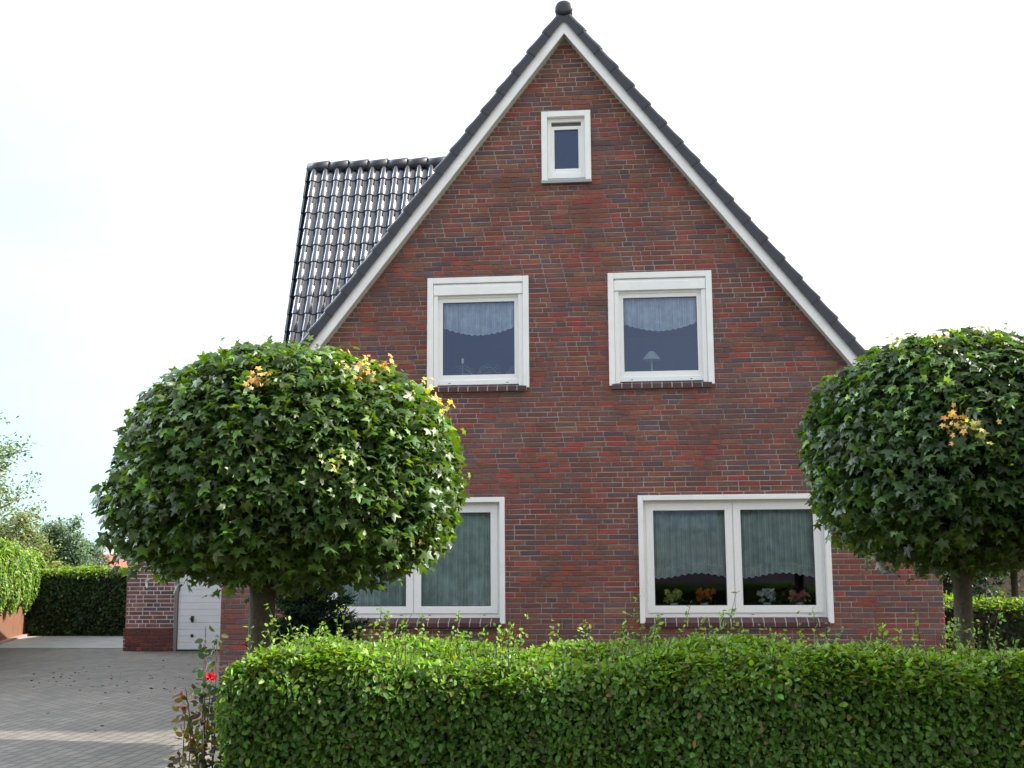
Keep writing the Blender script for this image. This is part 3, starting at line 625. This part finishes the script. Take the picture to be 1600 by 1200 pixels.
# ------------------------------------------------------------------ things seen behind the panes
def curtain(name, label, x0, x1, zt, zbf, y, col, fold=.065, amp=.017, group=None, hem=None):
    n = int((x1-x0)/.008); m_ = 14; V = []; F = []; C = []
    ph = random.uniform(0, 6)
    for j in range(m_+1):
        for i in range(n+1):
            u = i/n; x = x0+(x1-x0)*u; zb_ = zbf(u); z = zt+(zb_-zt)*j/m_
            yy = y-amp*2.2*(.6+.4*j/m_)*abs(math.sin(PI*x/fold+ph+.5*math.sin(x*23)))**.7+.003*math.sin(x*150)
            V.append((x, yy, z)); k = 1.0
            C.append(col)
    for j in range(m_):
        for i in range(n): F.append((j*(n+1)+i, j*(n+1)+i+1, (j+1)*(n+1)+i+1, (j+1)*(n+1)+i))
    o = np_mesh(name, np.array(V), np.array(F), np.array(C), MT['net'], loc=((x0+x1)/2, y, zt), smooth=True)
    tagit(o, label, 'curtain', group)
    if hem:
        for off in hem:
            h = MB(); P = []
            for i in range(0, n+1):
                u = i/n; x = x0+(x1-x0)*u; P.append((x, y-.004-amp*2.2*abs(math.sin(PI*x/fold+ph+.5*math.sin(x*23)))**.7, zbf(u)+off))
            h.tube(P, [.006]*len(P), 5, (min(1, col[0]*1.35),)*1+(min(1, col[1]*1.35), min(1, col[2]*1.35)))
            h.build('lace_trim', MT['net'], o)
    return o
up = lambda s: (lambda u: 4.32+.115*abs(2*u-1)**1.8+.006*math.sin(u*2*PI*14))
cu = (.94, .95, .97)
curtain('short_curtain', 'short pale net curtain curved at the hem in the left upper window', -1.62, -.64, 4.90, up(0), .155, cu, .07, hem=(0,), group=None)
curtain('short_curtain', 'short pale net curtain above the table lamp in the right upper window', .64, 1.62, 4.90, up(0), .155, cu, .07, hem=(0,))
cl = (.90, .99, .89)
lw = lambda ph: (lambda u: 1.315+.03*math.cos(2*PI*(u*2.08-.62+ph))+.010*math.sin(u*2*PI*26))
curtain('long_net_curtain', 'grey green net curtain with wavy lace hem above the flower pots, right lower window', .90, 2.98, 2.20, lw(0), .20, cl, .062, hem=(.105, 0))
curtain('full_length_curtain', 'grey green pleated curtain down to the sill in the left lower window beside the maple', -2.98, -.90, 2.20, lambda u: .90, .20, (.90, .99, .89), .085, .026)
def bouquet(x, y, z, col, label, seed, w=.13, n=9):
    t = empty('flower_arrangement', (x, y, z), label, 'flowers', None); r = random.Random(seed)
    b = MB(); b.tube([(x, y, z), (x, y, z+.012), (x, y, z+.05), (x, y, z+.07)], [.03, .045, .05, .045], 14); b.build('pot', MT['ceramic'], t, smooth=True)
    st = MB(); parts = []; pl = []
    for i in range(n):
        a = 2*PI*i/n; rr = w*.5*r.uniform(.35, 1); p = Vector((x+math.cos(a)*rr*1.2, y+math.sin(a)*rr*.5, z+.10+r.uniform(0, .11)))
        st.tube([(x, y, z+.06), p], [.003, .002], 4)
        m_ = 16; d = rnd(m_); d[:, 2] = abs(d[:, 2])*.8; pos = np.array(p)[None]+d*.012
        pl.append(scatter('oval', pos, unit(d+np.array([0, 0, .2])), d+rng.normal(0, .5, (m_, 3)), rng.uniform(.036, .052, m_), cols(col if r.random() > .2 else tuple(c*.7+.05 for c in col), m_, .15, .05)))
    m_ = 40; pos = np.array([x, y, z+.09])+rng.normal(0, 1, (m_, 3))*np.array([w*.4, w*.2, .02]); parts.append(scatter('oval', pos, rnd(m_)+np.array([0, -.5, .6]), rnd(m_), rng.uniform(.03, .05, m_), cols((.05, .10, .03), m_)))
    st.build('stems', MT['twig'], t); np_mesh('leaves', *join(parts), MT['hedge'], t); np_mesh('blossoms', *join(pl), MT['petal'], t)
    return t
zs_ = .789-.02+.057+.10
bouquet(1.22, .165, .92, (.85, .82, .22), 'pot of yellow green flowers, leftmost in the right lower window', 1, .20, 15)
bouquet(1.58, .165, .92, (.95, .28, .04), 'pot of orange flowers between yellow and white ones in the right lower window', 2, .18, 16)
bouquet(2.32, .165, .92, (.90, .90, .86), 'pot of white flowers behind the right pane of the right lower window', 3, .20, 14)
bouquet(2.70, .165, .92, (.92, .32, .28), 'pot of pink flowers, rightmost in the right lower window', 4, .18, 14)
b = MB(); b.box(.95, 2.95, .135, .25, .828, .917); o = b.build('flower_shelf', MT['white'], house)
# lamp
t = empty('table_lamp', (1.02, .215, 3.67), 'small table lamp with a cream conical shade in the right upper window', 'lamp')
b = MB(); b.tube([(1.02, .215, 3.67), (1.02, .215, 3.685), (1.02, .215, 3.70), (1.02, .215, 3.78), (1.02, .215, 3.84), (1.02, .215, 3.98)], [.05, .05, .02, .028, .012, .008], 14); b.build('stem', MT['ceramic'], t, smooth=True)
b = MB(); V = []; n = 28
for z, r in ((3.965, .115), (4.0, .095), (4.05, .055), (4.075, .03), (4.078, .028), (4.0, .09), (3.968, .11)):
    for k in range(n): a = 2*PI*k/n; V.append((1.02+math.cos(a)*r, .215+math.sin(a)*r, z))
b.add(V, [(q*n+k, q*n+(k+1) % n, (q+1)*n+(k+1) % n, (q+1)*n+k) for q in range(6) for k in range(n)], (.95, .94, .84)); b.build('lamp_shade', MT['lamp'], t, smooth=True)
# houseplant in the left upper window
t = empty('houseplant', (-1.2, .26, 3.67), 'spidery green houseplant on the board of the left upper window', 'plant')
b = MB(); b.tube([(-1.2, .26, 3.67), (-1.2, .26, 3.69), (-1.2, .26, 3.78)], [.04, .045, .06], 14); b.build('pot', MT['ceramic'], t, smooth=True)
n = 46; V = []; F = []; C = []
for i in range(n):
    a = random.uniform(0, 2*PI); L = random.uniform(.12, .26); h = random.uniform(.05, .2); x0_ = -1.2 if i < 34 else -.86
    for k in range(6):
        q = k/5; c_ = Vector((x0_+math.cos(a)*L*q*1.3, .26+math.sin(a)*L*q*.35, 3.77+h*math.sin(q*2.4)*1.1)); wd_ = .007*(1-q)+.001
        V += [(c_.x, c_.y, c_.z-wd_), (c_.x, c_.y+.002, c_.z+wd_)]
    s_ = i*12; F += [(s_+2*k, s_+2*k+2, s_+2*k+3, s_+2*k+1) for k in range(5)]; C += [(.16, .24, .14)]*12
np_mesh('leaves', np.array(V), np.array(F), np.array(C), MT['hedge'], t)
b = MB(); b.box(-1.375, -1.345, .25, .262, 3.985, 4.045); b.tube([(-1.36, .256, 3.67), (-1.36, .256, 3.985)], [.003, .003], 5)
tagit(b.build('plant_marker', MT['ceramic'], loc=(-1.36, .256, 3.67)), 'tiny white tag on a stick beside the houseplant in the left upper window', 'tag')

# ================================================================== GARAGE
GX0, GX1, GY = -8.19, -4.36, 6.27
gar = empty('garage', ((GX0+GX1)/2, GY, 0), 'flat roofed brick garage with a white sectional door, set back left of the house', 'garage')
gb = MB(); gm = MB(); gp = [(.30, .13, .11), (.25, .10, .09), (.13, .095, .11), (.33, .15, .12), (.17, .115, .12)]; gw = [6, 5, 4, 3, 2]
DX0, DX1, DZ = -7.25, -4.85, 2.08
op = [(DX0-.06, DX1+.06, 0, DZ+.06)]
wall_bricks(gb, lambda z: (GX0, GX1), .40, 2.5, op, lambda x, d, z: (x, GY+d, z), .0715, .235, .11, .017, 3, gp, gw, .014, .4)
wall_bricks(gb, lambda z: (GX0-.02, GX1), 0, .40, op, lambda x, d, z: (x, GY-.02+d, z), .0665, .235, .11, .009, 4, [(.16, .045, .035), (.12, .04, .035), (.20, .06, .04)], [3, 3, 1], .034, .4)
wall_bricks(gb, lambda z: (GY+.01, 11.5), 0, 2.5, [], lambda x, d, z: (GX0+d, x, z), .0715, .235, .11, .012, 6, gp, gw, .014, .4)
gm.box(GX0+.011, DX0-.06, GY+.005, 11.5, 0, 2.5); gm.box(DX0-.06, DX1+.06, GY+.011, GY+.25, DZ+.06, 2.5); gm.box(DX1+.06, GX1-.01, GY+.011, 9, 0, 2.5)
gwall = gb.build('wall', MT['brick'], gar); gm.build('mortar', MT['gmortar'], gwall)
b = MB(); b.box(GX0-.12, GX1-.01, GY-.14, 11.6, 2.5, 2.72); b.build('flat_roof', MT['board'], gar)
b = MB(); ring(b, DX0-.055, DX1+.055, 0, DZ+.055, .052, GY-.005, GY+.07, 0); b.build('door_frame', mat('grey_brown_frame', (.22, .19, .18), .6), gar)
b = MB(); nz = int(DZ/.116)
for i in range(nz):
    a = .02+i*.1155; b.box(DX0+.004, DX1-.004, GY+.035, GY+.06, a+.004, a+.1115)
b.box(DX0+.004, DX1-.004, GY+.045, GY+.07, .02, DZ-.01)
dr = b.build('garage_door', MT['door'], gar); bevel(dr, .004)
b = MB(); b.box(DX0, DX1, GY+.02, GY+.07, 0, .018); b.build('door_seal', MT['black'], dr)
b = MB(); hx = -6.98; b.box(hx-.022, hx+.022, GY+.0, GY+.035, .50, .60); b.box(hx-.03, hx+.03, GY-.03, GY+.0, .54, .565); bevel(b.build('handle', MT['black'], dr))
b = MB(); b.box(hx-.022, hx+.022, GY+.012, GY+.035, .235, .285); bevel(b.build('lock', MT['black'], dr))

# ================================================================== WALLS, HEDGES, TREES
# brown retaining wall running back on the left, creeper hanging over it
A = Vector((-9.0, -.5, 0)); B = Vector((-12.66, 11.77, 0)); A = B+(Vector((-11.61, 8.4, 0))-B)*3.4
dv = (B-A).normalized(); nv = Vector((dv.y, -dv.x, 0)); wl = (B-A).length
wt_ = empty('garden_wall', A, 'low rust brown garden wall along the left edge of the driveway, creeper hanging over it', 'wall')
def slab(mb, a, b, n, th, z0, z1, off=0):
    P = [a+n*off, b+n*off, b+n*(off-th), a+n*(off-th)]; mb.add([(p.x, p.y, z0) for p in P]+[(p.x, p.y, z1) for p in P], [(0, 3, 2, 1), (4, 5, 6, 7), (0, 1, 5, 4), (1, 2, 6, 5), (2, 3, 7, 6), (3, 0, 4, 7)])
b = MB(); slab(b, A, B, nv, .14, -.05, .64); b.build('panel', MT['rust'], wt_)
b = MB()
L_ = wl; i = 0
while i*1.0 < L_:
    a = A+dv*(i*1.0+.006); e = A+dv*min(i*1.0+.994, L_); slab(b, a, e, nv, .10, -.05, .05, .105); i += 1
b.build('kerb', MT['kerb'], wt_)
n = 42000; u = rng.uniform(-.2, wl+.35, n); h = rng.beta(1.3, 1.2, n)
topz = 1.80+.12*np.sin(u*1.7)+.08*np.sin(u*4.9+1); topz = np.where(u > wl-1.3, topz-.30*(u-wl+1.3)/1.5, topz); botz = .66+.08*np.sin(u*3.3)+.10*np.sin(u*9+2)-.5*np.clip(u-wl+.15, 0, .3)/.3
z = botz+(topz-botz)*h
off = .10+.14*np.sin(h*PI)+.06*np.sin(u*5+z*3)-np.abs(rng.normal(0, .07, n)); tp_ = rng.random(n) < .2; off[tp_] = rng.uniform(-.6, .15, tp_.sum()); z[tp_] = topz[tp_]+rng.normal(0, .05, tp_.sum())
ed_ = rng.random(n) < .03; u[ed_] = -.1+np.abs(rng.normal(0, .05, ed_.sum())); off[ed_] = rng.uniform(-.65, .15, ed_.sum())
pos = np.array(A)[None]+np.array(dv)[None]*u[:, None]+np.array(nv)[None]*off[:, None]; pos[:, 2] = z
nr = unit(np.array(nv)[None]*.7+np.array([0, 0, .5])+rng.normal(0, .4, (n, 3))); tp2 = np.array([0, 0, -.9])+rng.normal(0, .5, (n, 3))
c = cols((.09, .16, .035), n, .3, .12); yl = rng.random(n) < .3; c[yl] = cols((.20, .28, .04), yl.sum(), .25, .1)
cr_ = empty('creeper', A, 'bright green creeper spilling over the rust brown garden wall', 'climbing plant')
np_mesh('foliage', *scatter('oval', pos, nr, tp2, rng.uniform(.045, .085, n), c), MT['hedge'], cr_)
b = MB(); slab(b, A+dv*.45, B-dv*.35, nv, .22, .0, 1.45, -.20)
for k in range(24):
    q = A+dv*random.uniform(0, wl)+nv*.05; b.tube([(q.x, q.y, .7), (q.x+random.uniform(-.1, .1), q.y+random.uniform(-.2, .2), 1.1), (q.x, q.y+.1, 1.6)], [.008, .01, .007], 5)
b.build('stems', MT['twig'], cr_)

hedge('clipped_hedge', 'tall dark clipped hedge across the far end of the driveway beside the garage', -12.75, -8.0, 10.85, 11.75, 1.40, 1700, .075, (.030, .062, .018), (.13, .20, .03), seed=6, litfaces=('f', 't', 'l'))
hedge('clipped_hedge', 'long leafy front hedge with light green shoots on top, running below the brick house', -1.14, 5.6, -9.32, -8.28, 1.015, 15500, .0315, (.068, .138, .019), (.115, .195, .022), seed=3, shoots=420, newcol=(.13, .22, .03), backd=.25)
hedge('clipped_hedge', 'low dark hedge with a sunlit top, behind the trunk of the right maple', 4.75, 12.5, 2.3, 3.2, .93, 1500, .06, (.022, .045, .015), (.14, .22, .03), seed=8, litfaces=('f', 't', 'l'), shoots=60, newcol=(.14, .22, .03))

OR = (.56, .32, .10); YE = (.46, .40, .11); YG = (.24, .30, .05)
globe_maple('globe_maple', 'large round clipped maple with orange shoots in front of the left side of the house', (-2.1, -5.6, 0), (-1.865, -5.6, 2.02), (1.255, 1.25, 1.03), .48, 38000, .098, 21,
            tips=[((.72, -.69, .9), OR, 14), ((.85, -.3, 1.0), OR, 10), ((1.2, -.04, .68), YE, 14), ((.04, -1.19, .78), OR, 8), ((.68, -1.32, .14), YG, 12), ((.45, -.24, 1.12), OR, 9), ((1.22, -.6, -.45), YE, 6), ((.60, -.80, .85), YE, 8), ((1.1, -.2, .8), YE, 8)], group=None, size=.059)
globe_maple('globe_maple', 'round clipped maple cut by the right edge, standing before the right corner of the house', (3.34, -4.7, 0), (3.47, -4.7, 2.34), (1.255, 1.24, .83), .72, 32000, .072, 34,
            size=.059, tips=[((-.43, -1.22, .10), OR, 12), ((-.29, -1.27, .05), YE, 8), ((-.38, -.71, .9), OR, 6), ((.12, -.77, .9), YG, 12), ((-.69, -.58, .8), YG, 8)], base_col=(.038, .078, .018))
globe_maple('globe_maple', 'slim dark trunked maple beyond the low hedge at the right edge', (6.95, 6, 0), (6.95, 6, 2.35), (1.2, 1.2, .95), .8, 3500, .055, 44, size=.12)
globe_maple('globe_maple', 'tall dense unseen maple, added beyond the right edge to shade the hedge', (8.75, -8.1, 0), (8.75, -8.1, 6.35), (.75, 1.0, .55), .5, 3000, .12, 54, size=.17)  # added out of view for the shadow of its crown on the hedge

globe_maple('globe_maple', 'tallest broad maple added out of view on the right to shade the driveway', (9.6, -.3, 0), (9.6, -.3, 11.1), (3.1, 1.8, 2.0), 1.6, 6500, .22, 64, size=.42)  # unseen tree, placed for the shadow it throws across the driveway

# conifer bush beside the left maple's trunk
t = empty('conifer_bush', (-2.5, -2.7, 0), 'dark low conifer bush behind the left maple trunk under the left lower window', 'shrub')
b = MB(); parts = []; base = Vector((-2.5, -2.7, 0)); b.tube([base-Vector((0, 0, .05)), base+Vector((0, 0, .7)), base+Vector((.03, 0, 1.35))], [.05, .035, .01], 8)
for i in range(120):
    f = random.random(); z = .12+1.2*f; a = random.uniform(0, 2*PI); L = (.62*(1-f)**.7+.16)*random.uniform(.7, 1.1)
    p0 = base+Vector((0, 0, z)); p1 = p0+Vector((math.cos(a)*L, math.sin(a)*L, .10+.1*random.random())); b.tube([p0, p0.lerp(p1, .5)+Vector((0, 0, -.03)), p1], [.012, .008, .003], 4, cap=False)
    m_ = int(420*L); tt = rng.uniform(.15, 1, m_); pos = np.array(p0)[None]*(1-tt[:, None])+np.array(p1)[None]*tt[:, None]+rng.normal(0, .035, (m_, 3))*np.array([1, 1, .5])
    dd = np.array(p1-p0)/L; tp2 = dd*.8+rng.normal(0, .6, (m_, 3)); parts.append(scatter('needle', pos, rnd(m_), tp2, rng.uniform(.06, .10, m_)*1.0, cols((.012, .032, .016), m_, .3, .1)))
b.build('stems', MT['bark2'], t); np_mesh('foliage', *join(parts), MT['needle'], t)

# rose bush at the hedge's end
t = empty('rose_bush', (-1.36, -9.0, 0), 'thin rose bush with a red bloom at the left end of the front hedge', 'shrub')
b = MB(); parts = []; pr = []
stems = [((-1.33, -9.0), (-1.33, -9.05, 1.17)), ((-1.35, -8.9), (-1.37, -8.95, 1.08)), ((-1.33, -9.0), (-1.29, -9.0, 1.10)), ((-1.36, -9.0), (-1.42, -9.05, .88)), ((-1.38, -9.1), (-1.40, -9.1, .78)), ((-1.32, -9.1), (-1.35, -9.15, .70)), ((-1.36, -9.0), (-1.31, -9.0, .93)),
         ((-1.3, -8.8), (-1.3, -8.9, .8)), ((-1.36, -9.2), (-1.38, -9.22, .62))]
for (bx, by), tp3 in stems:
    p0 = Vector((bx, by, 0)); p1 = Vector(tp3); pm = p0.lerp(p1, .55)+Vector((random.uniform(-.04, .04), .02, 0)); b.tube([p0, pm, p1], [.006, .004, .002], 5)
    m_ = 60; tt = rng.uniform(.3, 1, m_); pos = np.array([p0.lerp(pm, min(1, a*2)) if a < .5 else pm.lerp(p1, a*2-1) for a in tt])+rng.normal(0, .028, (m_, 3))
    cc_ = (.035, .06, .03) if tp3[2] > .95 else (.10, .08, .03)
    parts.append(scatter('oval', pos, rnd(m_)+np.array([0, -.4, .7]), rnd(m_), rng.uniform(.028, .05, m_), cols(cc_, m_, .3, .15)))
for (x, y, z, s_, c_) in ((-1.31, -9.02, .93, 1, (.62, .01, .015)), (-1.34, -9.15, .65, .6, (.40, .01, .03)), (-1.42, -9.1, .86, .45, (.35, .06, .05)), (-1.40, -9.12, .79, .5, (.32, .02, .03)), (-1.35, -9.1, .76, .45, (.35, .04, .04)), (-1.37, -9.2, .70, .45, (.5, .25, .2)), (-1.43, -9.1, .80, .4, (.3, .08, .05)), (-1.33, -9.2, .86, .4, (.55, .35, .28)), (-1.33, -9.12, .58, .4, (.35, .03, .05))):
    m_ = 26; d = rnd(m_); pr.append(scatter('oval', np.array([x, y, z])+d*.010*s_, unit(d), rnd(m_), np.full(m_, .027*s_), cols(c_, m_, .12, .05)))
b.build('stems', mat('rose_stem', (.10, .05, .03), .7), t); np_mesh('leaves', *join(parts), MT['hedge'], t); np_mesh('blossoms', *join(pr), MT['petal'], t)

# garden behind: loose trees, shrubs, far wood and red roof
loose_tree('apple_tree', 'thin leaved tree reaching in over the creeper at the left edge', (-17.3, 18, 0), 5.9, 1.8, 22, 6500, .12, (.12, .16, .08), 3, clump=.10)
loose_tree('fruit_shrub', 'loose olive green shrub behind the creeper on the left', (-14.9, 15, 0), 3.1, 1.0, 16, 6500, .085, (.14, .17, .06), 5, cat='shrub', low=.2, clump=.15)
loose_tree('fruit_shrub', 'smaller yellowish shrub between the creeper and the far hedge', (-13.55, 14.2, 0), 1.75, .55, 12, 3500, .075, (.17, .20, .05), 6, cat='shrub', low=.15, clump=.2)
loose_tree('broadleaf_tree', 'far round grey green tree above the dark clipped hedge', (-35.4, 60, 0), 4.5, 1.7, 16, 9000, .22, (.08, .13, .08), 7, clump=.16, low=.2)
loose_tree('broadleaf_tree', 'small distant tree just left of the red roof', (-51.2, 100, 0), 3.9, 1.6, 12, 5000, .28, (.09, .13, .10), 8, clump=.18, low=.2)
for i, (x, y, h, s_) in enumerate(((-38.5, 62, 3.3, 1.8), (-41, 72, 3.4, 2.0))):
    loose_tree('field_shrub', ['low far shrub under the round grey green tree, left one', 'far shrub at the foot of the distant trees, hidden deepest in the row', 'low far shrub right of the round grey green tree'][i], (x, y, 0), h, s_, 12, 4500, .25, (.11, .15, .08), 30+i, cat='shrub', low=.1, clump=.22, group='shrubs in the far field')
t = empty('far_house', (-46, 122, 0), 'distant house with a plain red roof seen over the clipped hedge', 'house')
b = MB(); b.box(-62, -54, 118, 126, -.03, 1.3); b.build('wall', MT['redbrick'], t)
b = MB(); b.add([(-62.6, 117.4, 1.25), (-53.4, 117.4, 1.25), (-53.4, 126.6, 1.25), (-62.6, 126.6, 1.25), (-61.5, 122, 3.0), (-54.4, 122, 3.0)], [(0, 1, 5, 4), (1, 2, 5), (2, 3, 4, 5), (3, 0, 4), (3, 2, 1, 0)]); b.build('roof', MT['redroof'], t)
# neighbours right
t = empty('neighbour_house', (12.5, 18.5, 0), 'brown brick neighbouring house behind the low hedge at the right edge', 'house')
b = MB(); b.box(8.95, 17, 16, 23, 0, 2.6); b.prism([(8.95, 2.6), (17, 2.6), (12.97, 5.6)], 16, 23); b.build('wall', MT['redbrick'], t)
b = MB()
for s in (-1, 1):
    P = [(12.97, 5.75), (12.97+s*4.4, 2.45), (12.97+s*4.4, 2.3), (12.97, 5.6)]; b.prism(P if s < 0 else P[::-1], 15.8, 23.2)
b.build('roof', MT['tile'], t)
loose_tree('evergreen_tree', 'dark dense evergreen between the house corner and the right maple trunk', (8.0, 13, 0), 4.6, 1.3, 24, 9000, .12, (.02, .045, .03), 12, low=.05, clump=.22)
# across the street, behind the camera (mirrored in the panes)
t = empty('opposite_house', (2, -44, 0), 'brown brick house on the other side of the street', 'house')
b = MB(); b.box(-6, 9, -50, -41, 0, 3.2); b.build('wall', MT['redbrick'], t)
b = MB(); b.add([(-6.4, -40.6, 3.1), (9.4, -40.6, 3.1), (9.4, -50.4, 3.1), (-6.4, -50.4, 3.1), (-6.4, -45.5, 7.6), (9.4, -45.5, 7.6)], [(0, 4, 5, 1), (1, 5, 2), (2, 5, 4, 3), (3, 4, 0), (0, 1, 2, 3)]); b.build('roof', MT['tile'], t)
for i, (x, y) in enumerate(((-14, -36), (-24, -40), (15, -37), (-8.5, -31))):
    loose_tree('street_tree', ['leafy street tree left of the opposite house', 'leafy street tree farthest left across the street', 'leafy street tree right of the opposite house', 'leafy street tree nearest to the opposite kerb'][i], (x, y, 0), 7.5, 3.0, 18, 5000, .34, (.05, .09, .03), 60+i, clump=.22, low=.12, group='trees across the street')

# fallen leaves on the drive
n = 130; pos = np.stack([rng.uniform(-7.6, -3.6, n), rng.normal(.6, 1.6, n), np.full(n, .012)], 1)
V, F, C = scatter('small', pos, np.array([0, 0, 1.])+rng.normal(0, .25, (n, 3)), rng.normal(0, 1, (n, 3))*np.array([1, 1, .1]), rng.uniform(.03, .07, n), cols((.07, .05, .03), n, .4, .1))
tagit(np_mesh('dry_leaves', V, F, C, MT['dry'], loc=(-5.5, .6, 0)), 'dry brown leaves scattered on the grey block paving', 'leaves', kind='stuff')
